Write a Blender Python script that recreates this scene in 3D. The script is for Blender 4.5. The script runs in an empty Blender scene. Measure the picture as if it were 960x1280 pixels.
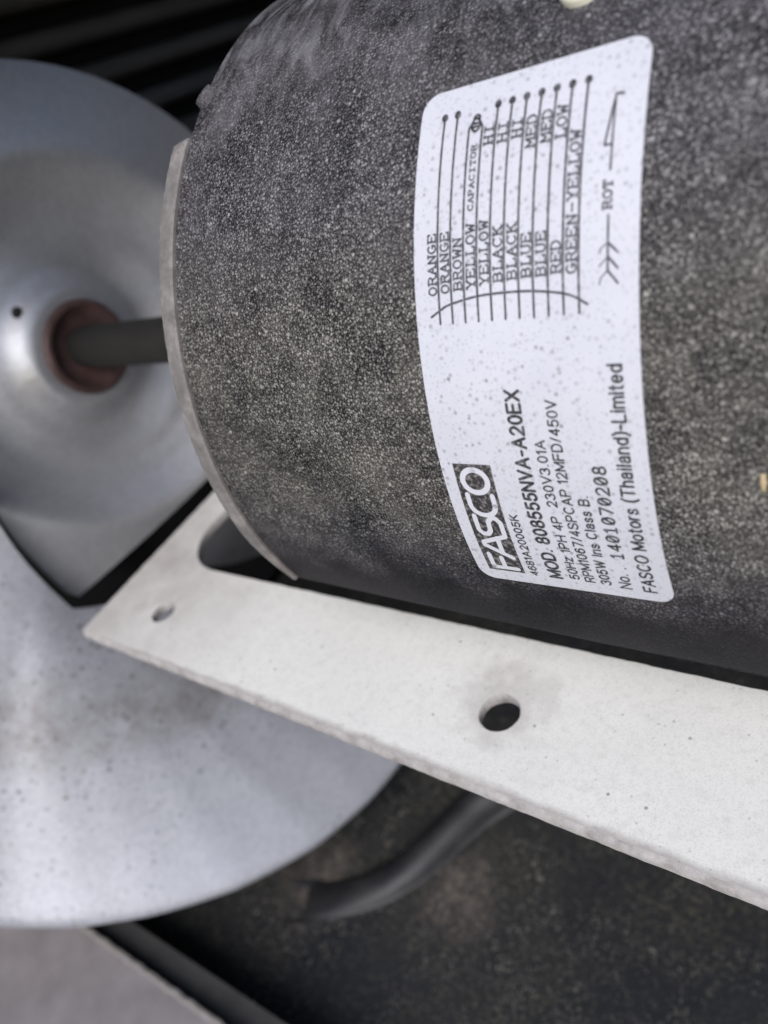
import bpy, bmesh, math, random
from mathutils import Vector, Matrix

random.seed(7)
K = 0.07                      # motor radius in metres; coordinates below are in motor radii
scene = bpy.context.scene
col = scene.collection

# ------------------------------------------------------------------ camera
cam = bpy.data.cameras.new("camera")
cam.sensor_fit = 'VERTICAL'
cam.sensor_height = 36.0
cam.lens = 984.8 / 1280.0 * 36.0
cam.clip_start = 0.005
cam.clip_end = 50.0
camo = bpy.data.objects.new("camera", cam)
col.objects.link(camo)
c_right = Vector((0.78853478, 0.49632191, -0.36314936))
c_up = Vector((-0.0774244, 0.66591516, 0.74199896))
c_fwd = Vector((-0.61009701, 0.55697537, -0.56352469))
rot = Matrix((c_right, c_up, -c_fwd)).transposed().to_4x4()
camo.matrix_world = Matrix.Translation(Vector((0.89672, -2.00040, 1.06523)) * K) @ rot
cam.dof.use_dof = True
cam.dof.focus_distance = 1.72 * K
cam.dof.aperture_fstop = 16.0
scene.camera = camo

# ------------------------------------------------------------------ light
SUN_DIR = Vector((0.36, -0.64, 0.66)).normalized()      # towards the light
world = bpy.data.worlds.new("World")
scene.world = world
world.use_nodes = True
wn = world.node_tree
wn.nodes.clear()
wo = wn.nodes.new("ShaderNodeOutputWorld")
wb = wn.nodes.new("ShaderNodeBackground")
sk = wn.nodes.new("ShaderNodeTexSky")
sk.sky_type = 'NISHITA'
sk.sun_disc = False
sk.sun_elevation = math.asin(SUN_DIR.z)
sk.sun_rotation = math.atan2(SUN_DIR.x, SUN_DIR.y)
sk.air_density = 1.0
sk.dust_density = 1.5
sk.ozone_density = 1.0
wn.links.new(sk.outputs[0], wb.inputs[0])
wb.inputs[1].default_value = 0.13
wn.links.new(wb.outputs[0], wo.inputs[0])

sun = bpy.data.lights.new("sun", 'SUN')
sun.energy = 2.3
sun.angle = math.radians(45)
sun.color = (1.0, 0.985, 0.995)
suno = bpy.data.objects.new("sun", sun)
suno.rotation_euler = SUN_DIR.to_track_quat('Z', 'Y').to_euler()
suno.location = SUN_DIR * 2.0
col.objects.link(suno)

scene.view_settings.view_transform = 'Standard'
scene.view_settings.look = 'None'
scene.view_settings.exposure = 0.38
scene.view_settings.gamma = 1.0
scene.view_settings.use_curve_mapping = False


# ------------------------------------------------------------------ materials
class NT:
    def __init__(self, name):
        self.m = bpy.data.materials.new(name)
        self.m.use_nodes = True
        self.t = self.m.node_tree
        self.b = self.t.nodes["Principled BSDF"]
        tc = self.t.nodes.new("ShaderNodeTexCoord")
        self.co = tc.outputs['Object']

    def link(self, a, b):
        self.t.links.new(a, b)

    def scaled(self, sx, sy, sz, rz=(0, 0, 0)):
        mp = self.t.nodes.new("ShaderNodeMapping")
        mp.inputs['Scale'].default_value = (sx, sy, sz)
        mp.inputs['Rotation'].default_value = rz
        self.link(self.co, mp.inputs['Vector'])
        return mp.outputs[0]

    def noise(self, scale, detail=4.0, rough=0.55, vec=None, dist=0.0):
        n = self.t.nodes.new("ShaderNodeTexNoise")
        n.inputs['Scale'].default_value = scale
        n.inputs['Detail'].default_value = detail
        n.inputs['Roughness'].default_value = rough
        n.inputs['Distortion'].default_value = dist
        self.link(vec if vec is not None else self.co, n.inputs['Vector'])
        return n.outputs['Fac']

    def voro(self, scale, vec=None, rnd=1.0):
        n = self.t.nodes.new("ShaderNodeTexVoronoi")
        n.inputs['Scale'].default_value = scale
        n.inputs['Randomness'].default_value = rnd
        self.link(vec if vec is not None else self.co, n.inputs['Vector'])
        return n.outputs['Distance'], n.outputs['Color']

    def ramp(self, fac, stops, interp='LINEAR'):
        r = self.t.nodes.new("ShaderNodeValToRGB")
        r.color_ramp.interpolation = interp
        e = r.color_ramp.elements
        while len(e) < len(stops):
            e.new(0.5)
        for el, (p, c) in zip(e, stops):
            el.position = p
            el.color = c if len(c) == 4 else (*c, 1)
        self.link(fac, r.inputs[0])
        return r.outputs[0]

    def fr(self, fac, a, b, lo=0.0, hi=1.0):
        """map range, clamped"""
        r = self.t.nodes.new("ShaderNodeMapRange")
        r.inputs[1].default_value = a
        r.inputs[2].default_value = b
        r.inputs[3].default_value = lo
        r.inputs[4].default_value = hi
        self.link(fac, r.inputs[0])
        return r.outputs[0]

    def math(self, op, a, b=None):
        n = self.t.nodes.new("ShaderNodeMath")
        n.operation = op
        for i, x in enumerate((a, b)):
            if x is None:
                continue
            if isinstance(x, (int, float)):
                n.inputs[i].default_value = x
            else:
                self.link(x, n.inputs[i])
        return n.outputs[0]

    def mix(self, fac, a, b):
        n = self.t.nodes.new("ShaderNodeMix")
        n.data_type = 'RGBA'
        if isinstance(fac, (int, float)):
            n.inputs[0].default_value = fac
        else:
            self.link(fac, n.inputs[0])
        for i, x in ((6, a), (7, b)):
            if isinstance(x, tuple):
                n.inputs[i].default_value = (*x[:3], 1)
            else:
                self.link(x, n.inputs[i])
        return n.outputs[2]

    def sep(self):
        n = self.t.nodes.new("ShaderNodeSeparateXYZ")
        self.link(self.co, n.inputs[0])
        return n.outputs

    def color(self, c):
        if isinstance(c, tuple):
            self.b.inputs['Base Color'].default_value = (*c[:3], 1)
        else:
            self.link(c, self.b.inputs['Base Color'])

    def rough(self, r):
        if isinstance(r, (int, float)):
            self.b.inputs['Roughness'].default_value = r
        else:
            self.link(r, self.b.inputs['Roughness'])

    def bump(self, h, strength=0.3, dist=0.0002):
        n = self.t.nodes.new("ShaderNodeBump")
        n.inputs['Strength'].default_value = strength
        n.inputs['Distance'].default_value = dist
        self.link(h, n.inputs['Height'])
        self.link(n.outputs[0], self.b.inputs['Normal'])


def specks(nt, scale, size, keep, vec=None):
    """round dots at random cells: 1 inside a dot.  keep = share of cells that hold a dot"""
    d, c = nt.voro(scale, vec)
    s = nt.t.nodes.new("ShaderNodeSeparateColor")
    nt.link(c, s.inputs[0])
    on = nt.math('LESS_THAN', s.outputs[0], keep)
    dot = nt.fr(d, size, size * 0.55)
    amp = nt.fr(s.outputs[1], 0.0, 1.0, 0.35, 1.0)
    return nt.math('MULTIPLY', nt.math('MULTIPLY', on, dot), amp)


def mat_motor():
    nt = NT("motor_dusty_paint")
    big = nt.noise(28, 3, 0.6)
    mid = nt.noise(120, 5, 0.65)
    base = nt.mix(nt.fr(big, 0.38, 0.62), (0.009, 0.009, 0.011), (0.020, 0.0175, 0.019))
    # thin dust film with long smears running round the shell near the far end
    streak = nt.noise(1.0, 5, 0.6, nt.scaled(190, 75, 75), 1.4)
    film = nt.math('MULTIPLY', nt.fr(mid, 0.34, 0.75), 0.30)
    x, y, z = nt.sep()
    # angle round the axis, 0 towards the label, positive towards the top
    e1 = nt.math('ADD', nt.math('MULTIPLY', y, -0.8827), nt.math('MULTIPLY', z, 0.4700))
    e2 = nt.math('ADD', nt.math('MULTIPLY', y, 0.4700), nt.math('MULTIPLY', z, 0.8827))
    ang = nt.math('ARCTAN2', e2, e1)
    angn = nt.math('ADD', ang, nt.math('MULTIPLY', nt.math('SUBTRACT', nt.noise(60, 3), 0.5), 0.35))
    top = nt.fr(angn, 0.40, 0.75)
    smear = nt.math('MULTIPLY', nt.math('MULTIPLY', nt.fr(streak, 0.42, 0.66), top), 0.62)
    dusty = nt.math('MULTIPLY', nt.fr(angn, -0.70, -0.46), nt.fr(angn, 0.80, 0.35, 0.25, 1.0))
    film = nt.math('MULTIPLY', film, nt.fr(angn, -0.72, -0.45, 0.10, 1.0))
    olive = nt.math('MULTIPLY', nt.fr(angn, -0.62, -0.35), nt.fr(angn, 0.30, -0.05))
    c = nt.mix(film, base, nt.mix(olive, (0.150, 0.140, 0.152), (0.185, 0.172, 0.142)))
    c = nt.mix(smear, c, (0.23, 0.22, 0.235))
    patch = nt.fr(nt.noise(38, 5, 0.65), 0.34, 0.62, 0.58, 1.0)
    warp = nt.scaled(1.0, 1.0, 1.0)
    s1 = specks(nt, 2100, 0.50, 0.80)
    s2 = specks(nt, 3600, 0.60, 0.85)
    s3 = specks(nt, 650, 0.24, 0.30)
    f = nt.math('MAXIMUM', nt.math('MULTIPLY', s1, 0.66), nt.math('MULTIPLY', s2, 0.34))
    f = nt.math('MULTIPLY', f, patch)
    f = nt.math('MULTIPLY', f, nt.fr(nt.noise(240, 4, 0.7), 0.34, 0.62, 0.62, 1.0))
    f = nt.math('MAXIMUM', f, nt.math('MULTIPLY', s3, 0.6))
    f = nt.math('MULTIPLY', f, nt.math('ADD', nt.math('MULTIPLY', dusty, 0.88), 0.12))
    c = nt.mix(f, c, nt.mix(olive, (0.49, 0.47, 0.48), (0.57, 0.55, 0.49)))
    nt.color(c)
    nt.rough(nt.fr(f, 0, 0.6, 0.55, 0.9))
    nt.b.inputs['Specular IOR Level'].default_value = 0.04
    nt.bump(nt.math('ADD', f, nt.math('MULTIPLY', mid, 0.3)), 0.35, 0.00015)
    return nt.m


def mat_black():
    nt = NT("black_paint")
    nt.color(nt.mix(nt.noise(200, 3), (0.006, 0.006, 0.007), (0.012, 0.012, 0.013)))
    nt.rough(0.9)
    nt.b.inputs['Specular IOR Level'].default_value = 0.02
    return nt.m


def mat_rim():
    nt = NT("dusty_rim")
    c = nt.ramp(nt.noise(260, 5, 0.65), [(0.30, (0.11, 0.10, 0.094)), (0.52, (0.175, 0.160, 0.152)), (0.75, (0.28, 0.255, 0.24))])
    c = nt.mix(nt.math('MULTIPLY', specks(nt, 900, 0.4, 0.35), 0.6), c, (0.10, 0.085, 0.08))
    nt.color(c)
    nt.rough(0.75)
    nt.bump(nt.noise(1500, 3), 0.3, 0.0002)
    return nt.m


def mat_label():
    nt = NT("label_paper")
    n = nt.noise(90, 4, 0.6)
    c = nt.mix(nt.fr(n, 0.3, 0.75), (0.57, 0.57, 0.61), (0.515, 0.515, 0.56))
    patch = nt.fr(nt.noise(70, 2), 0.35, 0.65, 0.25, 1.0)
    s1 = nt.math('MULTIPLY', nt.math('MULTIPLY', specks(nt, 1000, 0.36, 0.6), patch), 0.75)
    s2 = nt.math('MULTIPLY', specks(nt, 520, 0.20, 0.34), 0.75)
    s3 = nt.math('MULTIPLY', specks(nt, 2200, 0.45, 0.5), 0.30)
    f = nt.math('MAXIMUM', nt.math('MAXIMUM', s1, s2), s3)
    c = nt.mix(f, c, (0.16, 0.15, 0.155))
    nt.color(c)
    nt.rough(0.42)
    return nt.m


def mat_ink(name, base, light, amount):
    nt = NT(name)
    w = nt.fr(nt.noise(1900, 3, 0.6), 0.48, 0.72)
    nt.color(nt.mix(nt.math('MULTIPLY', w, amount), base, light))
    nt.rough(0.5)
    return nt.m


def mat_bracket():
    nt = NT("white_bracket_paint")
    n = nt.noise(45, 4, 0.6)
    c = nt.mix(nt.fr(n, 0.3, 0.7), (0.83, 0.815, 0.765), (0.765, 0.75, 0.705))
    fine = nt.noise(600, 4, 0.6)
    c = nt.mix(nt.fr(fine, 0.48, 0.76, 0, 0.30), c, (0.50, 0.485, 0.455))
    c = nt.mix(nt.fr(nt.noise(2600, 3, 0.6), 0.47, 0.75, 0, 0.36), c, (0.42, 0.405, 0.38))
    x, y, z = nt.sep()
    # grime rubbed into the paint along the outer edge, round the holes and at the corner; left end also darkened for fading light
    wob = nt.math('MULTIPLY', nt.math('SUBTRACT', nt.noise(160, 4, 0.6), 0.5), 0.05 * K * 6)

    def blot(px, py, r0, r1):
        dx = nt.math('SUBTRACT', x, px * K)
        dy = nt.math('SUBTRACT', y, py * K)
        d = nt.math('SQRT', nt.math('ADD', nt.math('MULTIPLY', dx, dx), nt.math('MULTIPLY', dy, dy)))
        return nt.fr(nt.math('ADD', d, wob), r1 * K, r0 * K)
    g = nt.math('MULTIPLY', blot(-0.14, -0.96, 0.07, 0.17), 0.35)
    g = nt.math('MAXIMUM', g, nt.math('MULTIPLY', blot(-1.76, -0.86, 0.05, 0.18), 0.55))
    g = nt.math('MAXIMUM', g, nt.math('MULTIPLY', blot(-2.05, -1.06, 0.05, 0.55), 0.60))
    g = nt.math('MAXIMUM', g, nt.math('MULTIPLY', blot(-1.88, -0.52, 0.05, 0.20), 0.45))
    g = nt.math('MAXIMUM', g, nt.math('MULTIPLY', blot(-2.0, -0.75, 0.1, 0.95), nt.fr(nt.noise(90, 5, 0.65), 0.3, 0.7, 0.42, 0.75)))  # painted falloff: wide darkening where light fades towards the left end
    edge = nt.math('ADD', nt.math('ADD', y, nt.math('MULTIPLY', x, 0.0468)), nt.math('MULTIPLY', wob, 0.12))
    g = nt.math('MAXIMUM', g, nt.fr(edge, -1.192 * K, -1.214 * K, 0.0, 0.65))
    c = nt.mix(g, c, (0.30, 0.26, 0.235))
    sp = nt.math('MULTIPLY', specks(nt, 330, 0.13, 0.25), 0.75)
    sp = nt.math('MAXIMUM', sp, nt.math('MULTIPLY', specks(nt, 900, 0.28, 0.16), 0.35))
    c = nt.mix(sp, c, (0.15, 0.135, 0.12))
    nt.color(c)
    nt.rough(nt.fr(n, 0.3, 0.7, 0.32, 0.48))
    nt.bump(nt.math('ADD', fine, nt.noise(2200, 3, 0.6)), 0.12, 0.0001)
    return nt.m


def mat_bracket_edge():
    nt = NT("bracket_cut_edge")
    c = nt.ramp(nt.noise(300, 5, 0.7), [(0.28, (0.20, 0.18, 0.17)), (0.48, (0.33, 0.305, 0.29)), (0.74, (0.47, 0.445, 0.43))])
    nt.color(c)
    nt.rough(0.8)
    nt.bump(nt.noise(900, 4, 0.7), 0.2, 0.0002)
    return nt.m


def mat_galv(name, c0, c1, rough0, rough1, metallic, dirt=0.0):
    nt = NT(name)
    n = nt.noise(22, 4, 0.55)
    c = nt.mix(nt.fr(n, 0.3, 0.7), c0, c1)
    sp_d, sp_c = nt.voro(620)
    s = nt.t.nodes.new("ShaderNodeSeparateColor")
    nt.link(sp_c, s.inputs[0])
    c = nt.mix(nt.fr(s.outputs[0], 0, 1, 0.0, 0.16), c, (0.86, 0.87, 0.90))
    if dirt:
        x, y, z = nt.sep()
        zone = nt.math('MULTIPLY', nt.fr(nt.noise(16, 3, 0.6), 0.38, 0.62), dirt)
        sp = nt.math('MAXIMUM', specks(nt, 260, 0.30, 0.5), specks(nt, 480, 0.32, 0.4))
        c = nt.mix(nt.math('MULTIPLY', sp, zone), c, (0.07, 0.065, 0.06))
        # dull drip band on the part that lies under the bracket
        d = nt.math('SQRT', nt.math('ADD', nt.math('MULTIPLY', y, y), nt.math('MULTIPLY', z, z)))
        dn = nt.math('ADD', d, nt.math('MULTIPLY', nt.math('SUBTRACT', nt.noise(40, 4, 0.65), 0.5), 0.4 * K))
        band = nt.math('MULTIPLY', nt.fr(dn, 1.55 * K, 1.8 * K), nt.fr(dn, 2.18 * K, 2.0 * K))
        c = nt.mix(nt.math('MULTIPLY', band, nt.fr(nt.noise(130, 5, 0.7), 0.35, 0.7, 0.15, 0.75)), c, (0.22, 0.20, 0.19))
    nt.color(c)
    nt.b.inputs['Metallic'].default_value = metallic
    nt.rough(nt.fr(nt.noise(60, 4), 0.3, 0.7, rough0, rough1))
    nt.bump(nt.noise(700, 3, 0.6), 0.12, 0.0002)
    return nt.m


def mat_plain(name, c0, c1, scale, rough, metallic=0.0, bump=0.2):
    nt = NT(name)
    n = nt.noise(scale, 5, 0.6)
    nt.color(nt.mix(nt.fr(n, 0.3, 0.7), c0, c1))
    nt.rough(rough)
    nt.b.inputs['Metallic'].default_value = metallic
    nt.bump(n, bump, 0.0005)
    return nt.m


def mat_pan():
    nt = NT("grimy_pan_paint")
    n = nt.noise(16, 5, 0.6)
    c = nt.mix(nt.fr(n, 0.35, 0.65), (0.005, 0.006, 0.008), (0.012, 0.0115, 0.011))
    x, y, z = nt.sep()

    def blot(px, py, r0, r1, wob):
        dx = nt.math('SUBTRACT', x, px * K)
        dy = nt.math('SUBTRACT', y, py * K)
        d = nt.math('SQRT', nt.math('ADD', nt.math('MULTIPLY', dx, dx), nt.math('MULTIPLY', dy, dy)))
        return nt.fr(nt.math('ADD', d, wob), r1 * K, r0 * K)
    wob = nt.math('MULTIPLY', nt.math('SUBTRACT', nt.noise(70, 5, 0.7), 0.5), 0.7 * K)
    dirt = nt.math('MAXIMUM', blot(-1.42, -0.68, 0.0, 0.30, wob), nt.math('MULTIPLY', blot(-2.33, -0.98, 0.05, 0.36, wob), 0.8))
    dirt = nt.math('MULTIPLY', dirt, nt.fr(nt.noise(380, 4, 0.7), 0.38, 0.62, 0.1, 1.0))
    c = nt.mix(nt.math('MULTIPLY', dirt, 0.8), c, (0.15, 0.122, 0.10))
    soil = nt.math('MULTIPLY', nt.fr(nt.noise(30, 4, 0.6), 0.42, 0.62), nt.fr(nt.noise(420, 4, 0.7), 0.5, 0.66))
    c = nt.mix(nt.math('MULTIPLY', soil, 0.5), c, (0.095, 0.090, 0.058))
    s = nt.math('MAXIMUM', specks(nt, 210, 0.22, 0.32), nt.math('MULTIPLY', specks(nt, 420, 0.3, 0.35), 0.6))
    s = nt.math('MAXIMUM', nt.math('MULTIPLY', s, 0.6), nt.math('MULTIPLY', specks(nt, 800, 0.40, 0.6), 0.7))
    s = nt.math('MULTIPLY', s, nt.fr(nt.noise(40, 4, 0.65), 0.38, 0.62, 0.15, 1.0))
    c = nt.mix(s, c, (0.27, 0.255, 0.21))
    nt.color(c)
    nt.rough(0.7)
    nt.bump(nt.noise(90, 5, 0.6), 0.4, 0.0015)
    return nt.m


M = {
    'motor': mat_motor(), 'black': mat_black(), 'rim': mat_rim(), 'label': mat_label(),
    'ink': mat_ink("black_ink", (0.028, 0.026, 0.03), (0.40, 0.40, 0.42), 0.40),
    'thin_ink': mat_ink("thin_ink", (0.045, 0.043, 0.05), (0.40, 0.40, 0.42), 0.45),
    'logo': mat_ink("logo_ink", (0.030, 0.028, 0.030), (0.36, 0.33, 0.32), 0.75),
    'white_ink': mat_ink("logo_white", (0.57, 0.57, 0.61), (0.55, 0.55, 0.57), 0.4),
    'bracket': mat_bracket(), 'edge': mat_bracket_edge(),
    'blade': mat_galv("galvanised_blade", (0.45, 0.46, 0.51), (0.42, 0.43, 0.48), 0.42, 0.54, 0.5, 0.8),
    'dish': mat_galv("galvanised_hub_plate", (0.52, 0.52, 0.54), (0.46, 0.46, 0.48), 0.42, 0.50, 0.70),
    'hub': mat_plain("rusty_hub", (0.040, 0.022, 0.021), (0.115, 0.066, 0.060), 130, 0.55, 0.2),
    'shaft': mat_plain("oiled_steel", (0.007, 0.006, 0.005), (0.015, 0.013, 0.011), 140, 0.85),
    'slat': mat_plain("dark_slat_paint", (0.13, 0.13, 0.14), (0.17, 0.17, 0.18), 40, 0.8),
    'wall': mat_plain("dark_casing_paint", (0.008, 0.008, 0.010), (0.014, 0.014, 0.016), 30, 0.75),
    'pan': mat_pan(),
    'rib': mat_plain("pan_rib_paint", (0.006, 0.006, 0.008), (0.022, 0.021, 0.021), 90, 0.55, 0.0, 0.5),
    'ledge': mat_plain("dirty_casing_flange", (0.17, 0.15, 0.15), (0.25, 0.225, 0.225), 55, 0.65),
    'lip': mat_plain("dark_flange_lip", (0.030, 0.029, 0.029), (0.05, 0.047, 0.045), 60, 0.7),
    'ledge_edge': mat_plain("worn_flange_edge", (0.24, 0.215, 0.20), (0.36, 0.33, 0.31), 200, 0.6),
    'cream': mat_plain("cream_plastic", (0.70, 0.66, 0.50), (0.76, 0.73, 0.60), 120, 0.4),
    'fleck': mat_plain("tan_chip", (0.42, 0.32, 0.18), (0.52, 0.42, 0.27), 500, 0.7),
}


# ------------------------------------------------------------------ helpers
def empty(name, loc, label=None, cat=None, group=None):
    o = bpy.data.objects.new(name, None)
    o.empty_display_size = 0.01
    o.location = Vector(loc) * K
    col.objects.link(o)
    if label:
        o['label'] = label
        o['category'] = cat
    if group:
        o['group'] = group
    return o


def world_loc(o):
    v = Vector((0, 0, 0))
    while o is not None:
        v += o.location
        o = o.parent
    return v


def build(name, verts, faces, mat, parent=None, smooth=True, mats=None, fmat=None, auto=None):
    """verts in motor radii in place coordinates; the object origin is the place origin, offset by its parent"""
    me = bpy.data.meshes.new(name)
    me.from_pydata([tuple(c * K for c in v) for v in verts], [], faces)
    for m in (mats or [mat]):
        me.materials.append(m)
    if fmat:
        for p, i in zip(me.polygons, fmat):
            p.material_index = i
    bm = bmesh.new()
    bm.from_mesh(me)
    bmesh.ops.remove_doubles(bm, verts=bm.verts, dist=1e-7)
    bmesh.ops.recalc_face_normals(bm, faces=bm.faces)
    for f in bm.faces:
        f.smooth = smooth
    if auto:
        for e in bm.edges:
            if len(e.link_faces) == 2 and e.calc_face_angle(0) > auto:
                e.smooth = False
    bm.to_mesh(me)
    bm.free()
    o = bpy.data.objects.new(name, me)
    col.objects.link(o)
    if parent is not None:
        o.parent = parent
        o.location = -world_loc(parent)
    return o


def structure(o):
    o['kind'] = 'structure'
    return o


E1 = Vector((0, -0.882655, 0.470021))       # from the axis towards the label
E2 = Vector((0, 0.470021, 0.882655))        # from the axis towards the top
AX = Vector((-1, 0, 0))                     # along the shaft, away from the camera


def cyl(s, th, r=1.0):
    return AX * s + (E1 * math.cos(th) + E2 * math.sin(th)) * r


def polar(x, phi, r):
    return Vector((x, r * math.cos(phi), r * math.sin(phi)))


def lathe(profile, seg, th0=0.0, th1=2 * math.pi, closed_profile=False):
    """profile: list of (s, r) swept round the motor axis"""
    full = abs(th1 - th0 - 2 * math.pi) < 1e-6
    n = seg if full else seg + 1
    V, F = [], []
    for i in range(n):
        th = th0 + (th1 - th0) * i / seg
        for s, r in profile:
            V.append(cyl(s, th, r))
    m = len(profile)
    for i in range(seg):
        a, b = i * m, ((i + 1) % n) * m
        for j in range(m if closed_profile else m - 1):
            k = (j + 1) % m
            F.append((a + j, a + k, b + k, b + j))
    if closed_profile and not full:
        F.append(tuple(range(m)))
        F.append(tuple(range((n - 1) * m, n * m)))
    return V, F


def box(x0, x1, y0, y1, z0, z1):
    V = [Vector((x, y, z)) for x in (x0, x1) for y in (y0, y1) for z in (z0, z1)]
    F = [(0, 1, 3, 2), (4, 6, 7, 5), (0, 4, 5, 1), (2, 3, 7, 6), (0, 2, 6, 4), (1, 5, 7, 3)]
    return V, F


def wob(x, k=1.0):
    return (math.sin(x * 37.1 * k + 1.3) + math.sin(x * 83.7 * k + 0.4) * 0.7 + math.sin(x * 191.3 * k) * 0.6) / 2.3


# ------------------------------------------------------------------ setting
PAN_Z = -3.40
# base pan: a gently uneven sheet
V, F = [], []
nx, ny = 60, 60
for i in range(nx + 1):
    for j in range(ny + 1):
        x = -4.6 + 8.2 * i / nx
        y = -3.6 + 9.9 * j / ny
        V.append(Vector((x, y, PAN_Z + 0.012 * math.sin(x * 2.3 + y) * math.cos(y * 1.7 - x * 0.6))))
for i in range(nx):
    for j in range(ny):
        a = i * (ny + 1) + j
        F.append((a, a + 1, a + ny + 2, a + ny + 1))
pan = structure(build('base_pan', V, F, M['pan']))


# pressed rib curving across the pan beside the fan
def sweep(path, prof, z0):
    V, F = [], []
    n = len(path)
    for i, (x, y, w, h) in enumerate(path):
        a = path[max(i - 1, 0)]
        b = path[min(i + 1, n - 1)]
        t = Vector((b[0] - a[0], b[1] - a[1], 0)).normalized()
        nrm = Vector((-t.y, t.x, 0))
        for (pu, pz) in prof:
            pz *= 0.8
            V.append(Vector((x, y, z0 + pz * h)) + nrm * pu * w)
    m = len(prof)
    for i in range(n - 1):
        for j in range(m - 1):
            a = i * m + j
            F.append((a, a + 1, a + m + 1, a + m))
    return V, F


def cr(pts, n):
    """Catmull-Rom through points (tuples)"""
    out = []
    P = [pts[0]] + list(pts) + [pts[-1]]
    for i in range(1, len(P) - 2):
        for k in range(n):
            t = k / n
            out.append(tuple(0.5 * (2 * b + (c - a) * t + (2 * a - 5 * b + 4 * c - d) * t * t + (3 * b - a - 3 * c + d) * t ** 3)
                             for a, b, c, d in zip(P[i - 1], P[i], P[i + 1], P[i + 2])))
    out.append(tuple(pts[-1]))
    return out


path = cr([(-0.9, 0.9, .13, .20), (-1.25, 0.35, .13, .20), (-1.443, 0.03, .13, .20), (-1.56, -0.17, .125, .19), (-1.66, -0.42, .115, .17),
           (-1.77, -0.65, .115, .14), (-1.94, -0.86, .115, .10), (-2.18, -1.03, .11, .05), (-2.45, -1.15, .10, -.04)], 8)
prof = [(-1.35, -0.05), (-1.1, 0.05)] + [(math.sin(-1.35 + 2.7 * k / 10), math.cos(-1.35 + 2.7 * k / 10)) for k in range(11)] + [(1.1, 0.05), (1.35, -0.05)]
V, F = sweep(path, prof, PAN_Z)
build('pressed_rib', V, F, M['rib'], pan)

# casing flange at the pan's near left side: raised ledge with a worn edge and a lower lip
fl = structure(empty('casing_flange', (-1.9, -2.4, -3.1)))
V, F = box(-4.5, 1.0, -3.5, -1.925, -3.42, -3.0)
build('flange_top', V, F, M['ledge'], fl, smooth=False)
V, F = [], []
for i in range(121):
    x = -4.5 + 5.5 * i / 120
    dy = 0.006 * wob(x)
    for (py, pz) in ((-1.935, -2.998), (-1.915, -2.996), (-1.900, -3.006), (-1.897, -3.03), (-1.93, -3.03)):
        V.append(Vector((x, py + dy, pz)))
for i in range(120):
    for j in range(5):
        k = (j + 1) % 5
        F.append((i * 5 + j, i * 5 + k, i * 5 + 5 + k, i * 5 + 5 + j))
build('flange_edge', V, F, M['ledge_edge'], fl, auto=0.7)
V, F = box(-4.5, 1.0, -1.92, -1.74, -3.42, -3.10)
build('flange_lip', V, F, M['lip'], fl, smooth=False)

# casing wall behind the fan
V, F = box(-4.95, -4.72, -3.6, 6.4, PAN_Z - 0.02, 2.55)
structure(build('casing_wall', V, F, M['wall'], smooth=False))
# unseen rear panel behind the motor, added to cut sky light on its top
V, F = box(-4.715, 3.6, 6.1, 6.4, PAN_Z - 0.02, 5.0)
structure(build('shade_panel_rear', V, F, M['wall'], smooth=False))
# unseen right panel beyond the motor, added to darken the hub plate's reflections
V, F = box(3.2, 3.4, -1.2, 6.09, PAN_Z - 0.02, 4.2)
structure(build('shade_panel_right', V, F, M['wall'], smooth=False))
# unseen top panel over the fan, added to shade it and the motor
V, F = box(-4.715, -1.0, -2.35, 6.09, 2.45, 2.55)
structure(build('shade_panel_top', V, F, M['wall'], smooth=False))

# louvre slats on that wall, one by one
lv = empty('louvre_grille', (-4.6, 2.6, -0.8), "dark louvre grille of slanting slats behind the fan, top left", 'grille')
slat_me = None
for k in range(16):
    V, F = [], []
    prof_s = [(0.12 * math.cos(a * math.pi / 6), 0.070 * math.sin(a * math.pi / 6)) for a in range(12)]
    zc = -1.75 + 0.27 * k
    y0, y1 = 0.2, 6.0
    tilt = -0.11
    for i in range(13):
        y = y0 + (y1 - y0) * i / 12
        for (px, pz) in prof_s:
            V.append(Vector((-4.56 + px, y, zc + pz * 1.05 + tilt * (y - 2.4))))
    m = len(prof_s)
    for i in range(12):
        for j in range(m):
            q = (j + 1) % m
            F.append((i * m + j, i * m + q, i * m + m + q, i * m + m + j))
    F += [tuple(range(m)), tuple(range(12 * m, 13 * m))]
    build('slat', V, F, M['slat'], lv, auto=0.6)
V, F = box(-4.66, -4.46, 0.0, 0.18, -1.9, 2.5)
build('end_post', V, F, M['slat'], lv, smooth=False)

# ------------------------------------------------------------------ fan
fan = empty('axial_fan', (-2.72, 0, -2.95), "galvanised metal axial fan with rusty hub on the motor shaft", 'fan')


def lerp_table(tab, x):
    if x <= tab[0][0]:
        return tab[0][1]
    for (a, va), (b, vb) in zip(tab, tab[1:]):
        if x <= b:
            t = (x - a) / (b - a)
            return va + (vb - va) * t
    return tab[-1][1]


def sm(t):
    t = max(0.0, min(1.0, t))
    return t * t * (3 - 2 * t)


# hub plate: shallow dish with an outer band, straight cut sides at the lower left
def hub_r(ph):
    c, s = math.cos(ph), math.sin(ph)
    r = 1.30
    if s < 0:
        r = min(r, (0.968 - 0.064) / max(-s + 0.08 * c, 1e-3))
    if c < 0:
        a = math.degrees(ph)
        a = a if a < 0 else a - 360
        lim = (0.815 + 0.055 * max(0.0, math.sin(math.pi * (a + 168) / 42)) * (-168 < a < -126)) / max(-c, 1e-3)
        k = sm((a + 215) / 35)           # -215..-180: back to the full round
        r = min(r, lim * k + 1.30 * (1 - k))
    return r


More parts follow.
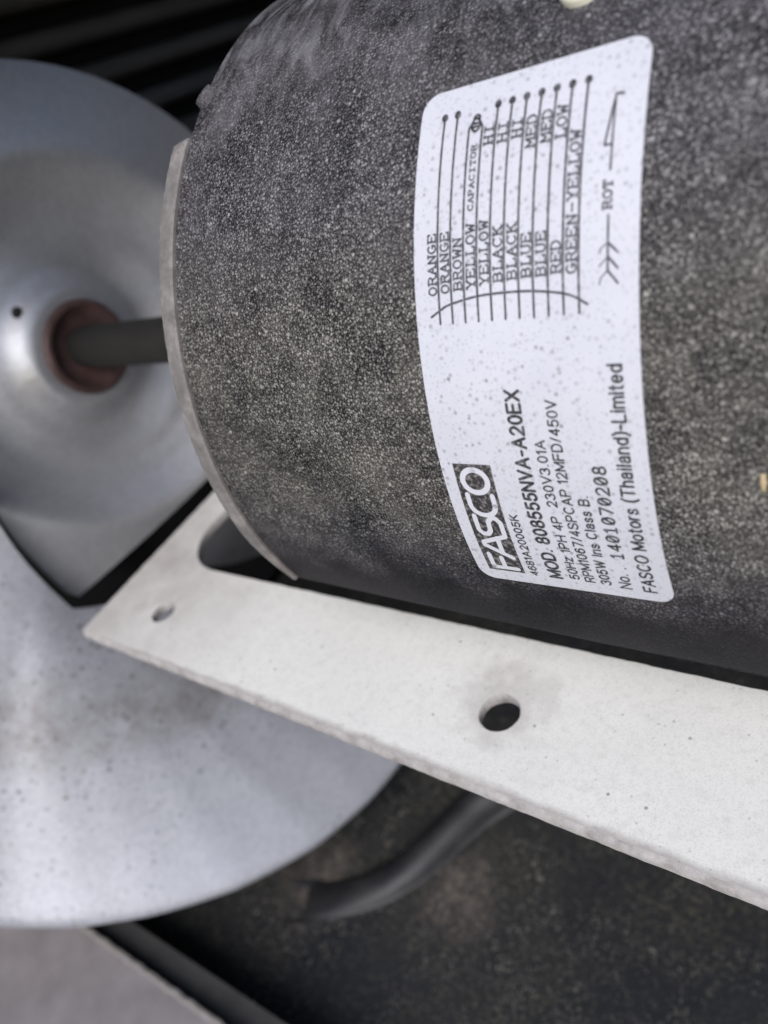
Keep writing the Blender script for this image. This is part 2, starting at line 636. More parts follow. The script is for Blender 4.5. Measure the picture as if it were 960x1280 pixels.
def dish_s(r):
    return lerp_table([(0.2, 2.735), (0.27, 2.735), (0.30, 2.745), (0.33, 2.775), (0.38, 2.80), (0.42, 2.803), (0.50, 2.797), (0.62, 2.775), (0.72, 2.735), (0.80, 2.69), (0.86, 2.655), (0.895, 2.645), (0.92, 2.65), (1.05, 2.685), (1.3, 2.75)], r)


def warp(ph, r):
    # made-up tilt, shaped so the plate's left side mirrors bright sky
    w = sm((r - 0.3) / 0.3)
    return w * (0.16 * r * math.cos(ph) - 0.10 * r * math.sin(ph))


V, F = [], []
nseg, nr = 144, 34
for i in range(nseg):
    ph = -math.pi + 2 * math.pi * i / nseg
    ro = hub_r(ph)
    for j in range(nr + 1):
        r = 0.226 + (ro - 0.226) * j / nr
        V.append(polar(-dish_s(r) + warp(ph, r), ph, r))
    for j in range(nr, -1, -1):
        r = 0.226 + (ro - 0.226) * j / nr
        V.append(polar(-dish_s(r) - 0.02 + warp(ph, r), ph, r))
m = 2 * (nr + 1)
for i in range(nseg):
    a, b = i * m, ((i + 1) % nseg) * m
    for j in range(m):
        k = (j + 1) % m
        F.append((a + j, a + k, b + k, b + j))
build('hub_plate', V, F, M['dish'], fan, auto=0.9)

# hub boss with rusty face, and a pressed ring
V, F = lathe([(2.88, 0.0), (2.88, 0.232), (2.715, 0.232), (2.702, 0.222), (2.70, 0.205), (2.735, 0.17), (2.745, 0.13), (2.745, 0.0)], 48)
hub = build('hub', V, F, M['hub'], fan, auto=0.6)
# small rivet in the dish beside the hub
rv_r, rv_p = 0.345, math.radians(120)
c0 = polar(-dish_s(rv_r) + warp(rv_p, rv_r) - 0.004, rv_p, rv_r)
V, F = [], []
for i in range(12):
    a = 2 * math.pi * i / 12
    for (rr, hh) in ((0.030, 0.0), (0.026, 0.012), (0.010, 0.018)):
        V.append(c0 + Vector((hh, rr * math.cos(a), rr * math.sin(a))))
V.append(c0 + Vector((0.026, 0, 0)))
for i in range(12):
    j = (i + 1) % 12
    for q in range(2):
        F.append((i * 3 + q, j * 3 + q, j * 3 + q + 1, i * 3 + q + 1))
    F.append((i * 3 + 2, j * 3 + 2, 36))
build('rivet', V, F, M['shaft'], fan)

TIP = [(-2, 1.87), (0, 1.88), (8, 1.92), (16.6, 2.02), (25.5, 2.2), (32.8, 2.41), (39, 2.64), (44.3, 2.92), (60, 3.4), (85, 3.75)]


def blade(a0, a1, tip_r, root_fn, root_s, shift, sweep0=0.0, sweep1=0.0):
    """pitched blade between the angles a0 and a1 (degrees, running backwards), shift = turn against the first blade"""
    V, F = [], []
    na = 56
    ts = [k / 28 * 0.955 for k in range(29)] + [0.968, 0.978, 0.986, 0.992, 0.997, 1.0]
    nr = len(ts) - 1
    for side in (0, 1):
        for i in range(na + 1):
            a = a0 + (a1 - a0) * i / na
            loc = -(a + 92 - shift)                  # degrees behind the front edge of this blade
            for j in range(nr + 1):
                t = ts[j]
                ad = a + (sweep0 * (1 - i / na) + sweep1 * i / na) * (1 - t) ** 1.6
                r = root_fn(ad) * (1 - t) + tip_r * t
                s = root_s * (1 - t ** 1.15) + lerp_table(TIP, loc) * t ** 1.15
                s += 0.05 * math.sin(t * math.pi)
                s += 0.055 * max(0.0, (t - 0.955) / 0.045) ** 2.2
                V.append(polar(-s - 0.018 * side, math.radians(ad), r))
    n1 = (na + 1) * (nr + 1)
    for i in range(na):
        for j in range(nr):
            a = i * (nr + 1) + j
            F.append((a, a + 1, a + nr + 2, a + nr + 1))
            a += n1
            F.append((a, a + nr + 1, a + nr + 2, a + 1))
    rim = [i * (nr + 1) for i in range(na + 1)] + [na * (nr + 1) + j for j in range(1, nr + 1)] \
        + [i * (nr + 1) + nr for i in range(na - 1, -1, -1)] + [j for j in range(nr - 1, 0, -1)]
    for q, a in enumerate(rim):
        b = rim[(q + 1) % len(rim)]
        F.append((a, b, b + n1, a + n1))
    return V, F


def root_a(a):
    c = -math.cos(math.radians(a))
    lim = (0.885 + 0.055 * max(0.0, math.sin(math.pi * (a + 168) / 42)) * (-168 < a < -126)) / max(c, 0.2)
    return min(lim, 1.30)


V, F = blade(-90, -176, 2.985, root_a, 2.64, 0, -22.0, 0.0)
build('blade', V, F, M['blade'], fan, auto=0.9)
V, F = blade(22, -64, 2.95, lambda a: min(1.25, max(1.18, 1.13 / max(0.4, math.sin(math.radians(-a))))), 2.78, 116, 0.0, -40.0)
build('blade', V, F, M['blade'], fan, auto=0.9)
V, F = blade(162, 76, 2.95, lambda a: 1.18, 2.80, 254)
build('blade', V, F, M['blade'], fan, auto=0.9)

# ------------------------------------------------------------------ motor bracket (flat plate with a long opening and holes)
PZ, PT = -0.705, 0.036
br = empty('motor_bracket', (0.0, -1.0, PZ - PT), "off-white painted flat steel bracket plate with round holes, beside the motor", 'bracket')
outer = []


def edge_pts(p, q, n, amp, k=1.0):
    out = []
    for i in range(n):
        t = i / n
        x, y = p[0] + (q[0] - p[0]) * t, p[1] + (q[1] - p[1]) * t
        dx, dy = q[0] - p[0], q[1] - p[1]
        L = math.hypot(dx, dy)
        d = amp * wob(x + y * 1.7, k) * min(1, 8 * t, 8 * (1 - t))
        out.append((x - dy / L * d, y + dx / L * d))
    return out


outer += edge_pts((-2.062, -1.118), (2.3, -1.322), 260, 0.0012)
outer += edge_pts((2.3, -1.322), (2.3, 1.26), 6, 0)
outer += edge_pts((2.3, 1.26), (-2.07, 1.16), 20, 0)
outer += edge_pts((-2.07, 1.16), (-2.079, -1.095), 80, 0.003)
outer += [(-2.076, -1.110)]
opening = []
opening += edge_pts((2.0, -0.778), (-1.66, -0.689), 220, 0.0016)
opening += cr([(-1.66, -0.689), (-1.735, -0.672), (-1.80, -0.635), (-1.845, -0.585), (-1.88, -0.52), (-1.895, -0.44), (-1.89, -0.34)], 6)
opening += edge_pts((-1.885, -0.30), (-1.86, 0.55), 12, 0.004)
opening += [(-1.82, 0.66), (-1.74, 0.72)]
opening += edge_pts((-1.70, 0.735), (2.0, 0.76), 20, 0)


def circ(cx, cy, r, n=40, jit=0.02):
    return [(cx + r * (1 + jit * wob(i * 0.31)) * math.cos(2 * math.pi * i / n), cy + r * (1 + jit * wob(i * 0.31)) * math.sin(2 * math.pi * i / n)) for i in range(n)]


loops = [outer, opening, circ(-0.146, -0.990, 0.062), circ(-1.716, -0.939, 0.054)]
bm = bmesh.new()
edges = []
for lp in loops:
    vs = [bm.verts.new((x, y, PZ)) for x, y in lp]
    edges += [bm.edges.new((vs[i], vs[(i + 1) % len(vs)])) for i in range(len(vs))]
bm.verts.ensure_lookup_table()
bmesh.ops.triangle_fill(bm, use_beauty=True, use_dissolve=False, edges=edges)
bm.verts.index_update()
V = [v.co.copy() for v in bm.verts]
F = [tuple(v.index for v in f.verts) for f in bm.faces]
bm.free()
FM = [0] * len(F)
base = 0
nv = len(V)
bottom = {}
for li, lp in enumerate(loops):
    n = len(lp)
    ids = list(range(base, base + n))
    base += n
    area = sum(lp[i][0] * lp[(i + 1) % n][1] - lp[(i + 1) % n][0] * lp[i][1] for i in range(n))
    sgn = 1.0 if area > 0 else -1.0
    if li:
        sgn = -sgn                                   # away from the metal: into the hole
    prevrow = ids
    rnd = 0.013 if li == 0 else 0.004
    for (off, dz) in ((rnd * 0.7, -rnd * 0.35), (rnd, -rnd), (rnd, -PT + 0.006), (rnd * 0.5, -PT)):
        row = []
        for i in range(n):
            a, b = lp[i - 1], lp[(i + 1) % n]
            dx, dy = b[0] - a[0], b[1] - a[1]
            L = math.hypot(dx, dy) or 1
            ox, oy = dy / L * sgn * off, -dx / L * sgn * off
            row.append(len(V))
            V.append(Vector((lp[i][0] + ox, lp[i][1] + oy, PZ + dz)))
        for i in range(n):
            j = (i + 1) % n
            F.append((prevrow[i], prevrow[j], row[j], row[i]))
            FM.append(1)
        prevrow = row
    for i in range(n):
        bottom[ids[i]] = prevrow[i]
ntop = FM.count(0)
for f in F[:ntop]:
    F.append(tuple(bottom[i] for i in reversed(f)))
    FM.append(0)
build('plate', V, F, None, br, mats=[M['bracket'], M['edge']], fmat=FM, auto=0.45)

# ------------------------------------------------------------------ motor
mo = empty('fan_motor', (0, -0.7, -0.95), "dusty charcoal cylindrical electric motor with a white nameplate label", 'motor')
TH_LO = -0.80
S_END, S_NEAR = 0.725, -2.1
# shell: sheet wrapped round the core, ending along a straight edge low on the camera side
V, F = lathe([(S_NEAR, 0.965), (S_NEAR, 0.992), (S_NEAR + .03, 1.0), (-1.4, 1.0), (-0.7, 1.0), (-0.2, 1.0), (0.3, 1.0), (S_END - 0.012, 1.0), (S_END, 0.994), (S_END, 0.965)], 240, TH_LO, 3.55, True)
# the lower edge drops a little towards the near end
for q, v in enumerate(V):
    i = q // 10
    w = max(0.0, 1 - i / 60.0) ** 2
    a = -0.14 * w * min(1.0, max(0.0, (S_END + v.x) / 1.33))
    e1, e2 = v.dot(E1), v.dot(E2)
    ca, sa = math.cos(a), math.sin(a)
    V[q] = Vector((v.x, 0, 0)) + E1 * (e1 * ca - e2 * sa) + E2 * (e1 * sa + e2 * ca)
build('shell', V, F, M['motor'], mo, auto=0.6)
V, F = lathe([(S_NEAR + .02, 0.0), (S_NEAR + .02, 0.950), (S_END + 0.02, 0.950), (S_END + 0.03, 0.94), (S_END + 0.09, 0.80), (S_END + 0.13, 0.30), (S_END + 0.20, 0.25), (S_END + 0.20, 0.0)], 160)
build('core', V, F, M['black'], mo, auto=0.6)
# end rim: lip of the end bell showing past the shell, stepped off near the top
V, F = [], []
n = 150
for i in range(n + 1):
    th = TH_LO - 0.004 + (0.497 - TH_LO) * i / n
    k = sm((0.497 - th) / 0.022)
    k2 = 0.35 + 0.65 * sm((th + 0.86) / 0.30)
    w = (0.016 + 0.034 * k) * k2 + 0.0016 * wob(th * 3)
    h = 0.008 * k
    for (s, r) in ((S_END - 0.004, 0.96), (S_END - 0.002, 0.998 + h * .6), (S_END + 0.004, 1.0 + h), (S_END + w * 0.6, 1.0 + h), (S_END + w - 0.004, 0.998 + h), (S_END + w, 0.992 + h), (S_END + w, 0.96)):
        V.append(cyl(s, th, r))
for i in range(n):
    for j in range(7):
        k = (j + 1) % 7
        F.append((i * 7 + j, i * 7 + k, i * 7 + 7 + k, i * 7 + 7 + j))
F += [tuple(range(7)), tuple(range(n * 7, n * 7 + 7))]
build('end_rim', V, F, M['rim'], mo, auto=0.6)
# bent tab above the rim
V, F = [], []
n = 16
for i in range(n + 1):
    th = 0.590 + 0.060 * i / n
    h = 0.9 * math.sin(math.pi * min(1, max(0, (i / n) ** 0.6))) ** 0.6
    for (s, r) in ((S_END - 0.005, 0.97), (S_END - 0.003, 1.0), (S_END + 0.022 * h + 0.002, 1.001), (S_END + 0.026 * h + 0.004, 0.985), (S_END + 0.03 * h, 0.97)):
        V.append(cyl(s, th, r))
for i in range(n):
    for j in range(5):
        k = (j + 1) % 5
        F.append((i * 5 + j, i * 5 + k, i * 5 + 5 + k, i * 5 + 5 + j))
F += [tuple(range(5)), tuple(range(n * 5, n * 5 + 5))]
build('rim_tab', V, F, M['motor'], mo)
# shaft
V, F = lathe([(S_END, 0.0), (S_END, 0.103), (1.5, 0.103), (2.50, 0.103), (2.66, 0.103), (2.75, 0.098), (2.75, 0.0)], 40)
build('shaft', V, F, M['shaft'], mo, auto=0.6)


# cream plug near the upper edge of the picture, and a tan chip stuck low on the shell
def cap(s0, th0, rs, rt, h, mat, name, n=28, jit=0.0):
    V, F = [], []
    prof = ((1.0, -0.01), (1.0, h * 0.45), (0.92, h * 0.8), (0.7, h), (0.35, h * 1.04))
    for i in range(n):
        a = 2 * math.pi * i / n
        j = 1 + jit * wob(i * 0.27)
        for (q, hh) in prof:
            V.append(cyl(s0 + rs * q * j * math.cos(a), th0 + rt * q * j * math.sin(a), 1.0 + hh))
    V.append(cyl(s0, th0, 1.0 + h * 1.05))
    m = len(prof)
    for i in range(n):
        j = (i + 1) % n
        for q in range(m - 1):
            F.append((i * m + q, j * m + q, j * m + q + 1, i * m + q + 1))
        F.append((i * m + m - 1, j * m + m - 1, n * m))
    return build(name, V, F, mat, mo)


cap(-0.292, 0.540, 0.046, 0.046, 0.022, M['cream'], 'plug')
cap(-0.608, -0.303, 0.005, 0.017, 0.005, M['fleck'], 'paint_chip', 14, 0.3)

# ---- label: u runs along the text (0 at the low end), v from the far edge to the near edge
LU, LV = 1.02, 0.430


def lab(u, v, h):
    return cyl(-v, u - 0.615, 1.0 + h)


def rr_outline(u0, u1, v0, v1, r, n=8):
    pts = []
    for (cu, cv, a0) in ((u1 - r, v1 - r, 0), (u0 + r, v1 - r, 90), (u0 + r, v0 + r, 180), (u1 - r, v0 + r, 270)):
        for k in range(n + 1):
            a = math.radians(a0 + 90 * k / n)
            pts.append((cu + r * math.cos(a), cv + r * math.sin(a)))
    return pts


def label_sheet(u0, u1, v0, v1, rad, h, nu=90):
    """curved sheet with rounded corners, closed down to the shell"""
    V, F = [], []
    us = []
    for k in range(9):
        us.append(u0 + rad * (1 - math.cos(math.pi / 2 * k / 8)))
    for k in range(1, nu):
        us.append(u0 + rad + (u1 - u0 - 2 * rad) * k / nu)
    for k in range(9):
        us.append(u1 - rad + rad * math.sin(math.pi / 2 * k / 8))
    rows = []
    for u in us:
        ins = 0.0
        if u < u0 + rad:
            d = u0 + rad - u
            ins = rad - math.sqrt(max(rad * rad - d * d, 0))
        elif u > u1 - rad:
            d = u - (u1 - rad)
            ins = rad - math.sqrt(max(rad * rad - d * d, 0))
        row = []
        for (q, hh) in ((0, 0.0004), (0, h), (0.25, h), (0.5, h), (0.75, h), (1, h), (1, 0.0004)):
            v = v0 + ins + (v1 - v0 - 2 * ins) * q
            row.append(len(V))
            V.append(lab(u, v, hh))
        rows.append(row)
    for a, b in zip(rows, rows[1:]):
        for j in range(6):
            F.append((a[j], a[j + 1], b[j + 1], b[j]))
    F.append(tuple(rows[0]))
    F.append(tuple(reversed(rows[-1])))
    return V, F


V, F = label_sheet(0, LU, 0, LV, 0.036, 0.0025)
label = build('label', V, F, M['label'], mo, auto=0.5)
label['label'] = "white nameplate sticker with black print and a wiring diagram"

H_INK = 0.0040


def strokes(name, lines, width, mat, h=H_INK, parent=label):
    """lines: polylines in (u, v); each becomes a flat ribbon wrapped on the label, with round joints"""
    V, F = [], []
    hw = width / 2
    for pl in lines:
        for (p, q) in zip(pl, pl[1:]):
            L = math.hypot(q[0] - p[0], q[1] - p[1])
            if L < 1e-6:
                continue
            n = max(1, int(L / 0.03) + 1)
            du, dv = (q[0] - p[0]) / L, (q[1] - p[1]) / L
            b = len(V)
            for k in range(n + 1):
                t = k / n
                u, v = p[0] + (q[0] - p[0]) * t, p[1] + (q[1] - p[1]) * t
                V.append(lab(u - dv * hw, v + du * hw, h))
                V.append(lab(u + dv * hw, v - du * hw, h))
            for k in range(n):
                F.append((b + 2 * k, b + 2 * k + 1, b + 2 * k + 3, b + 2 * k + 2))
        for p in pl:
            b = len(V)
            for k in range(8):
                a = 2 * math.pi * k / 8
                V.append(lab(p[0] + hw * 0.98 * math.cos(a), p[1] + hw * 0.98 * math.sin(a), h + 0.00006))
            F.append(tuple(range(b, b + 8)))
    me = bpy.data.meshes.new(name)
    me.from_pydata([tuple(c * K for c in v) for v in V], [], F)
    me.materials.append(mat)
    o = bpy.data.objects.new(name, me)
    col.objects.link(o)
    o.parent = parent
    o.location = -world_loc(parent)
    return o


def arc(cx, cy, rx, ry, a0, a1, n=10):
    return [(cx + rx * math.cos(math.radians(a0 + (a1 - a0) * k / n)), cy + ry * math.sin(math.radians(a0 + (a1 - a0) * k / n))) for k in range(n + 1)]


# typewriter-like capitals with slab serifs, as strokes in a unit box
G = {
    'A': [[(0.05, 0), (0.5, 1), (0.95, 0)], [(0.23, .36), (0.77, .36)], [(-.08, 0), (.22, 0)], [(.78, 0), (1.08, 0)]],
    'B': [[(0.1, 0), (0.1, 1)], [(-.05, 1), (.6, 1)] , arc(.6, .76, .28, .24, 90, -90, 5), [(.1, .52), (.6, .52)], arc(.6, .26, .34, .26, 90, -90, 5), [(-.05, 0), (.6, 0)]],
    'C': [arc(.52, .5, .46, .5, 42, 318, 10), [(.86, .83), (.9, 1.0)]],
    'D': [[(.1, 0), (.1, 1)], [(-.05, 1), (.45, 1)], arc(.45, .5, .47, .5, 90, -90, 8), [(-.05, 0), (.45, 0)]],
    'E': [[(.1, 0), (.1, 1)], [(-.05, 1), (.92, 1), (.92, .78)], [(.1, .52), (.65, .52)], [(-.05, 0), (.95, 0), (.95, .24)]],
    'G': [arc(.5, .5, .46, .5, 45, 300, 10), [(.6, .42), (1.0, .42)], [(.88, .42), (.88, .05)]],
    'H': [[(.12, 0), (.12, 1)], [(.88, 0), (.88, 1)], [(.12, .5), (.88, .5)], [(-.05, 0), (.3, 0)], [(.7, 0), (1.05, 0)], [(-.05, 1), (.3, 1)], [(.7, 1), (1.05, 1)]],
    'I': [[(.5, 0), (.5, 1)], [(.15, 0), (.85, 0)], [(.15, 1), (.85, 1)]],
    'K': [[(.12, 0), (.12, 1)], [(.12, .4), (.88, 1)], [(.38, .6), (.9, 0)], [(-.05, 0), (.32, 0)], [(.7, 0), (1.05, 0)], [(-.05, 1), (.32, 1)], [(.7, 1), (1.0, 1)]],
    'L': [[(.2, 0), (.2, 1)], [(0, 1), (.42, 1)], [(0, 0), (.95, 0), (.95, .3)]],
    'M': [[(.08, 0), (.08, 1), (.5, .35), (.92, 1), (.92, 0)], [(-.08, 0), (.26, 0)], [(.74, 0), (1.08, 0)]],
    'N': [[(.12, 0), (.12, 1), (.88, 0), (.88, 1)], [(-.05, 0), (.3, 0)], [(.68, 1), (1.05, 1)]],
    'O': [arc(.5, .5, .45, .5, 0, 360, 14)],
    'P': [[(.12, 0), (.12, 1)], [(-.04, 1), (.6, 1)], arc(.6, .74, .32, .26, 90, -90, 6), [(.12, .48), (.6, .48)], [(-.04, 0), (.36, 0)]],
    'R': [[(.12, 0), (.12, 1)], [(-.04, 1), (.58, 1)], arc(.58, .75, .3, .25, 90, -90, 6), [(.12, .5), (.58, .5), (.92, 0), (1.08, 0)], [(-.04, 0), (.32, 0)]],
    'T': [[(.5, 0), (.5, 1)], [(.05, .78), (.05, 1), (.95, 1), (.95, .78)], [(.28, 0), (.72, 0)]],
    'U': [[(.12, 1), (.12, .3)] + arc(.5, .3, .38, .3, 180, 360, 8) + [(.88, 1)], [(-.05, 1), (.3, 1)], [(.7, 1), (1.05, 1)]],
    'W': [[(.05, 1), (.25, 0), (.5, .7), (.75, 0), (.95, 1)], [(-.08, 1), (.22, 1)], [(.78, 1), (1.08, 1)]],
    'Y': [[(.08, 1), (.5, .48), (.92, 1)], [(.5, .48), (.5, 0)], [(.25, 0), (.75, 0)], [(-.05, 1), (.24, 1)], [(.76, 1), (1.05, 1)]],
    '-': [[(.1, .48), (.9, .48)]],
    '0': [arc(.5, .5, .42, .5, 0, 360, 14), [(.15, .12), (.85, .88)]],
    '1': [[(.2, .8), (.5, 1), (.5, 0)], [(.2, 0), (.8, 0)]],
    '2': [arc(.5, .7, .4, .3, 165, -30, 8) + [(.08, 0), (.95, 0)]],
    '4': [[(.72, 0), (.72, 1), (.05, .3), (.98, .3)]],
    '7': [[(.05, 1), (.95, 1), (.38, 0)]],
    '8': [arc(.5, .74, .34, .26, 0, 360, 10), arc(.5, .25, .42, .25, 0, 360, 12)],
    '.': [[(.4, 0), (.5, 0)]],
}


def word(name, text, u0, u1, vbase, cap_h, width, mat, fill=0.80):
    n = len(text)
    adv = (u1 - u0) / (n - (1 - fill))
    cw = adv * fill
    lines = []
    for i, ch in enumerate(text):
        if ch == ' ':
            continue
        for pl in G[ch]:
            lines.append([(u0 + i * adv + x * cw, vbase - y * cap_h) for x, y in pl])
    return strokes(name, lines, width, mat)


# wiring diagram
LW = 0.0042
v_line = [0.0540 + 0.02763 * i for i in range(11)]
for i, v in enumerate(v_line):
    if i in (2, 3):
        top_u = 0.9347
    else:
        top_u = 0.965
    pl = [(0.5985, v), (top_u, v)]
    lines = [pl]
    if i not in (2, 3):
        lines += [[(top_u + 0.003 * math.cos(a), v + 0.003 * math.sin(a)) for a in [k * math.pi / 4 for k in range(9)]]]
    strokes('wire_line', lines, LW, M['thin_ink'])
for i, v in enumerate(v_line):                       # dots at the line ends
    if i in (2, 3):
        continue
    b = []
    V = [lab(0.967 + 0.0072 * math.cos(2 * math.pi * k / 16), v + 0.0066 * math.sin(2 * math.pi * k / 16), H_INK + 0.0002) for k in range(16)]
    me = bpy.data.meshes.new('wire_dot')
    me.from_pydata([tuple(c * K for c in p) for p in V], [], [tuple(range(16))])
    me.materials.append(M['ink'])
    o = bpy.data.objects.new('wire_dot', me)
    col.objects.link(o)
    o.parent = label
    o.location = -world_loc(label)
vm = (v_line[2] + v_line[3]) / 2
strokes('capacitor_symbol', [[(0.9347, v_line[2]), (0.945, vm - .006)], [(0.9347, v_line[3]), (0.948, vm + .006)],
                             arc(0.9395, vm, 0.0115, 0.0085, 0, 360, 16), [(0.936, vm - .004), (0.936, vm + .004)], [(0.942, vm - .004), (0.942, vm + .004)],
                             arc(0.951, vm + .001, 0.006, 0.006, -90, 90, 6)], 0.0042, M['ink'])
for i, (t, u0, u1) in enumerate([('ORANGE', .651, .760), ('ORANGE', .653, .760), ('BROWN', .656, .746), ('YELLOW', .656, .767), ('YELLOW', .660, .769),
                                 ('BLACK', .663, .756), ('BLACK', .664, .757), ('BLUE', .665, .737), ('BLUE', .664, .736), ('RED', .666, .718), ('GREEN-YELLOW', .663, .888)]):
    word('wire_name', t, u0, u1, v_line[i] - 0.0045, 0.0168, 0.0032, M['thin_ink'])
word('capacitor_name', 'CAPACITOR', .790, .904, vm + 0.0055, 0.0105, 0.0022, M['thin_ink'])
for i, t, u0, u1 in ((4, 'HI', .899, .933), (5, 'HI', .897, .933), (6, 'HI', .899, .932), (7, 'MED', .877, .932), (8, 'MED', .880, .934), (9, 'LOW', .881, .935)):
    word('speed_name', t, u0, u1, v_line[i] - 0.0045, 0.0168, 0.0032, M['thin_ink'])
strokes('loom_curve', [cr([(0.6124, 0.0349), (0.6230, 0.055), (0.6323, 0.0777), (0.6422, 0.1388), (0.6433, 0.2075), (0.6394, 0.2616), (0.6293, 0.313), (0.6116, 0.3449)], 5)], 0.0040, M['thin_ink'])
strokes('rotation_arrow', [[(0.7452, .3800), (0.6590, .3800)], [(0.7041, .3800), (0.687, .3968)], [(0.6825, .3800), (0.663, .3968)], [(0.6608, .3800), (0.640, .3968)],
                           [(0.8144, .3800), (0.9308, .3803), (0.8535, .3676), (0.8535, .3800)], [(0.931, .3803), (0.931, .391)]], 0.0036, M['thin_ink'])
strokes('rotation_arrow', [[(0.7041, .3800), (0.695, .368), (0.688, .366)], [(0.6825, .3800), (0.668, .3655)], [(0.6608, .3800), (0.650, .368), (0.640, .366)]], 0.0018, M['thin_ink'])
word('rotation_name', 'ROT', .755, .799, 0.3845, 0.0145, 0.0032, M['thin_ink'])


# sans-serif lines, strokes again: width of each glyph in cap heights, then its strokes
S = {
    'A': (.68, [[(0, 0), (.5, 1), (1, 0)], [(.2, .34), (.8, .34)]]),
    'B': (.60, [[(0, 0), (0, 1), (.6, 1)] + arc(.62, .76, .30, .24, 90, -90, 6) + [(0, .52)], [(.6, .52)] + arc(.62, .26, .36, .26, 90, -90, 6) + [(0, 0)]]),
    'C': (.66, [arc(.52, .5, .5, .5, 45, 315, 12)]),
    'D': (.64, [[(0, 0), (0, 1), (.45, 1)] + arc(.48, .5, .5, .5, 90, -90, 10) + [(0, 0)]]),
    'E': (.56, [[(1, 1), (0, 1), (0, 0), (1, 0)], [(0, .53), (.9, .53)]]),
    'F': (.54, [[(1, 1), (0, 1), (0, 0)], [(0, .52), (.85, .52)]]),
    'H': (.62, [[(0, 0), (0, 1)], [(1, 0), (1, 1)], [(0, .52), (1, .52)]]),
    'I': (.06, [[(.5, 0), (.5, 1)]]),
    'K': (.62, [[(0, 0), (0, 1)], [(0, .36), (.95, 1)], [(.36, .60), (1, 0)]]),
    'L': (.50, [[(0, 1), (0, 0), (1, 0)]]),
    'M': (.74, [[(0, 0), (0, 1), (.5, .12), (1, 1), (1, 0)]]),
    'N': (.62, [[(0, 0), (0, 1), (1, 0), (1, 1)]]),
    'O': (.72, [arc(.5, .5, .5, .5, 0, 360, 18)]),
    'P': (.58, [[(0, 0), (0, 1), (.6, 1)] + arc(.64, .73, .36, .27, 90, -90, 6) + [(0, .46)]]),
    'R': (.62, [[(0, 0), (0, 1), (.6, 1)] + arc(.64, .74, .34, .26, 90, -90, 6) + [(0, .48)], [(.55, .48), (1, 0)]]),
    'S': (.60, [[(.95, .80)] + arc(.5, .76, .44, .24, 30, 200, 7) + [(.2, .58), (.8, .44)] + arc(.5, .25, .48, .25, 20, -160, 8)]),
    'T': (.60, [[(0, 1), (1, 1)], [(.5, 1), (.5, 0)]]),
    'V': (.64, [[(0, 1), (.5, 0), (1, 1)]]),
    'W': (.90, [[(0, 1), (.25, 0), (.5, .95), (.75, 0), (1, 1)]]),
    'X': (.62, [[(0, 0), (1, 1)], [(0, 1), (1, 0)]]),
    'a': (.46, [[(.05, .56)] + arc(.48, .50, .44, .22, 150, 0, 6) + [(.92, 0)], [(.92, .40), (.4, .40)] + arc(.4, .20, .38, .20, 90, 270, 6) + [(.7, .03), (.92, .16)]]),
    'd': (.46, [[(1, 1), (1, 0)], arc(.5, .36, .48, .36, 0, 360, 14)]),
    'e': (.48, [[(.03, .38), (.97, .38)] + arc(.5, .36, .48, .36, 5, 320, 13)]),
    'h': (.44, [[(0, 0), (0, 1)], [(0, .42)] + arc(.5, .44, .48, .28, 170, 0, 7) + [(.98, 0)]]),
    'i': (.05, [[(.5, 0), (.5, .72)], [(.5, .93), (.5, .98)]]),
    'l': (.05, [[(.5, 0), (.5, 1)]]),
    'm': (.74, [[(0, 0), (0, .72)], [(0, .44)] + arc(.25, .48, .25, .24, 170, 0, 6) + [(.5, 0)], [(.5, .44)] + arc(.75, .48, .25, .24, 170, 0, 6) + [(1, 0)]]),
    'n': (.44, [[(0, 0), (0, .72)], [(0, .42)] + arc(.5, .44, .48, .28, 170, 0, 7) + [(.98, 0)]]),
    'o': (.50, [arc(.5, .36, .5, .36, 0, 360, 14)]),
    'r': (.26, [[(0, 0), (0, .72)], [(0, .40), (.3, .66), (1, .72)]]),
    's': (.42, [[(.92, .56), (.7, .70), (.3, .70), (.06, .56), (.2, .42), (.8, .32), (.95, .16), (.7, .01), (.28, .01), (.04, .15)]]),
    't': (.26, [[(.45, .95), (.45, .12), (.6, 0), (1, 0)], [(0, .70), (1, .70)]]),
    'z': (.42, [[(0, .70), (1, .70), (0, 0), (1, 0)]]),
    '0': (.50, [arc(.5, .5, .5, .5, 0, 360, 16)]),
    '1': (.22, [[(0, .76), (.85, 1), (.85, 0)]]),
    '2': (.52, [arc(.5, .70, .46, .30, 165, -35, 8) + [(0, 0), (1, 0)]]),
    '3': (.52, [arc(.45, .76, .45, .24, 160, -80, 8) + arc(.45, .27, .52, .27, 80, -160, 9)]),
    '4': (.54, [[(.75, 0), (.75, 1), (0, .28), (1, .28)]]),
    '5': (.52, [[(.92, 1), (.16, 1), (.06, .50)] + arc(.48, .32, .50, .32, 130, -155, 10)]),
    '6': (.52, [[(.9, .86), (.6, 1), (.25, .88), (.03, .45)] + arc(.5, .31, .48, .31, 180, -180, 14)]),
    '7': (.50, [[(0, 1), (1, 1), (.35, 0)]]),
    '8': (.52, [arc(.5, .76, .42, .24, 0, 360, 12), arc(.5, .27, .5, .27, 0, 360, 14)]),
    '-': (.30, [[(0, .40), (1, .40)]]),
    '.': (.08, [[(.4, .02), (.6, .02)]]),
    '/': (.30, [[(0, 0), (1, 1)]]),
    '(': (.20, [[(1, 1.08), (.25, .8), (0, .42), (.25, .04), (1, -.24)]]),
    ')': (.20, [[(0, 1.08), (.75, .8), (1, .42), (.75, .04), (0, -.24)]]),
}


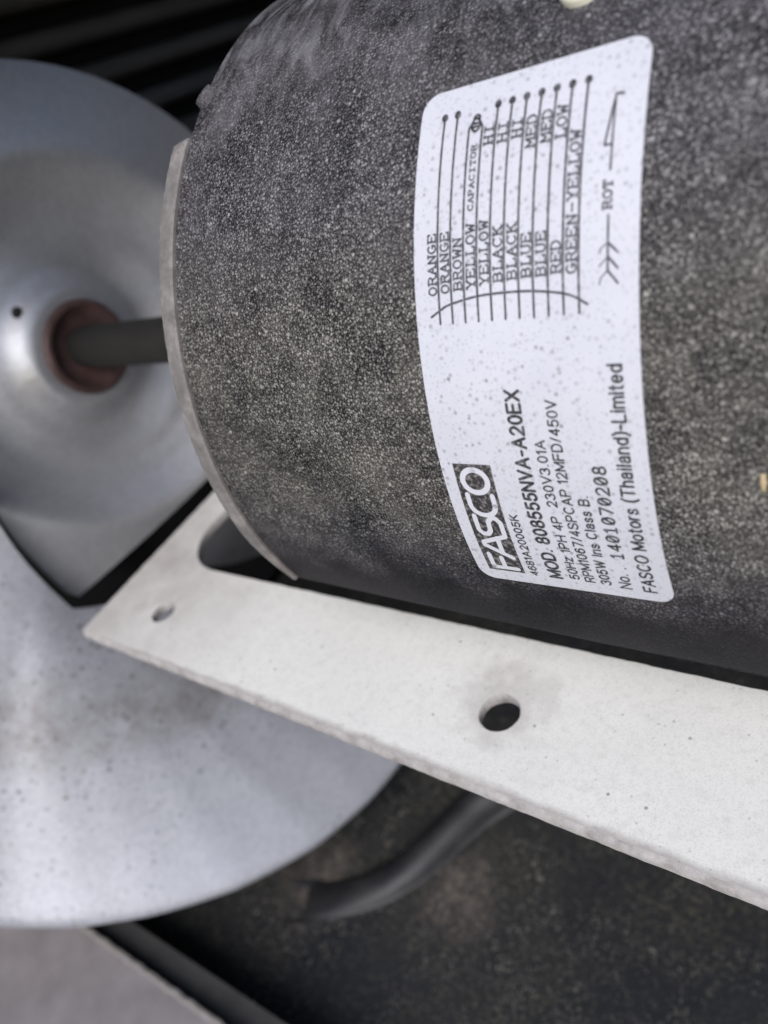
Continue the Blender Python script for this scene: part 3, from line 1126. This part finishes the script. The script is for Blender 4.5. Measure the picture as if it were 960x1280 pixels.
def typeset(name, text, u0, u1, vbase, cap_h, width, mat, gap=0.24):
    """lays the text between u0 and u1, stretching the glyphs to fit"""
    adv = 0.0
    spots = []
    for ch in text:
        if ch == ' ':
            adv += 0.42
            continue
        spots.append((ch, adv))
        adv += S[ch][0] + gap
    k = (u1 - u0) / (adv - gap)
    lines = []
    for ch, x0 in spots:
        w = S[ch][0]
        for pl in S[ch][1]:
            lines.append([(u0 + (x0 + x * w) * k, vbase - y * cap_h) for x, y in pl])
    return strokes(name, lines, width, mat)


typeset('printed_line', '4681A20005K', .034, .206, .1490, .0170, .0032, M['ink'])
typeset('printed_line', 'MOD. 808555NVA-A20EX', .036, .471, .2035, .0270, .0058, M['ink'])
typeset('printed_line', '50Hz 1PH 4P  230V3.01A', .040, .376, .2425, .0190, .0034, M['ink'])
typeset('printed_line', 'RPM1067/4SPCAP 12MFD/450V', .037, .452, .2750, .0195, .0034, M['ink'])
typeset('printed_line', '305W Ins Class B.', .036, .264, .3085, .0195, .0036, M['ink'])
typeset('printed_line', 'No. .', .032, .094, .3500, .0230, .0034, M['ink'])
word('serial_number', '1401070208', .117, .329, .3515, .0240, .0042, M['ink'], 0.78)
typeset('printed_line', 'FASCO Motors (Thailand)-Limited', .031, .511, .3985, .0240, .0044, M['ink'])

# logo: dark block with pale lettering
V, F = [], []
bu0, bu1, bv0, bv1 = 0.0345, 0.3210, 0.0300, 0.1175
n = 14
for k in range(n + 1):
    u = bu0 + (bu1 - bu0) * k / n
    V.append(lab(u, bv0, H_INK - 0.0006))
    V.append(lab(u, bv1, H_INK - 0.0006))
for k in range(n):
    F.append((2 * k, 2 * k + 1, 2 * k + 3, 2 * k + 2))
build('logo_block', V, F, M['logo'], label)
LG = [
    (0.047, 0.041, [[(0, 0), (0, 1)], [(0, 1), (1, 1)], [(0, .52), (.8, .52)]]),
    (0.083, 0.062, [[(0, 0), (.52, 1), (.66, 1), (1.0, 0)], [(.22, .36), (.9, .36)]]),
    (0.146, 0.050, [[(0, 0), (.72, 0), (.95, .16), (.95, .34), (.72, .5), (.25, .52), (.05, .66), (.05, .86), (.25, 1), (1.0, 1)]]),
    (0.200, 0.050, [[(1.0, 0), (.5, 0)] + arc(.5, .5, .5, .5, 270, 90, 10) + [(1.0, 1)]]),
]
for (u0, w, lines) in LG:
    strokes('logo_letter', [[(u0 + x * w, 0.1055 - y * 0.058) for x, y in pl] for pl in lines], 0.0115, M['white_ink'], H_INK + 0.0006)
strokes('logo_letter', [arc(0.2825, 0.0745, 0.0265, 0.0285, 0, 360, 28)], 0.0125, M['white_ink'], H_INK + 0.0006)
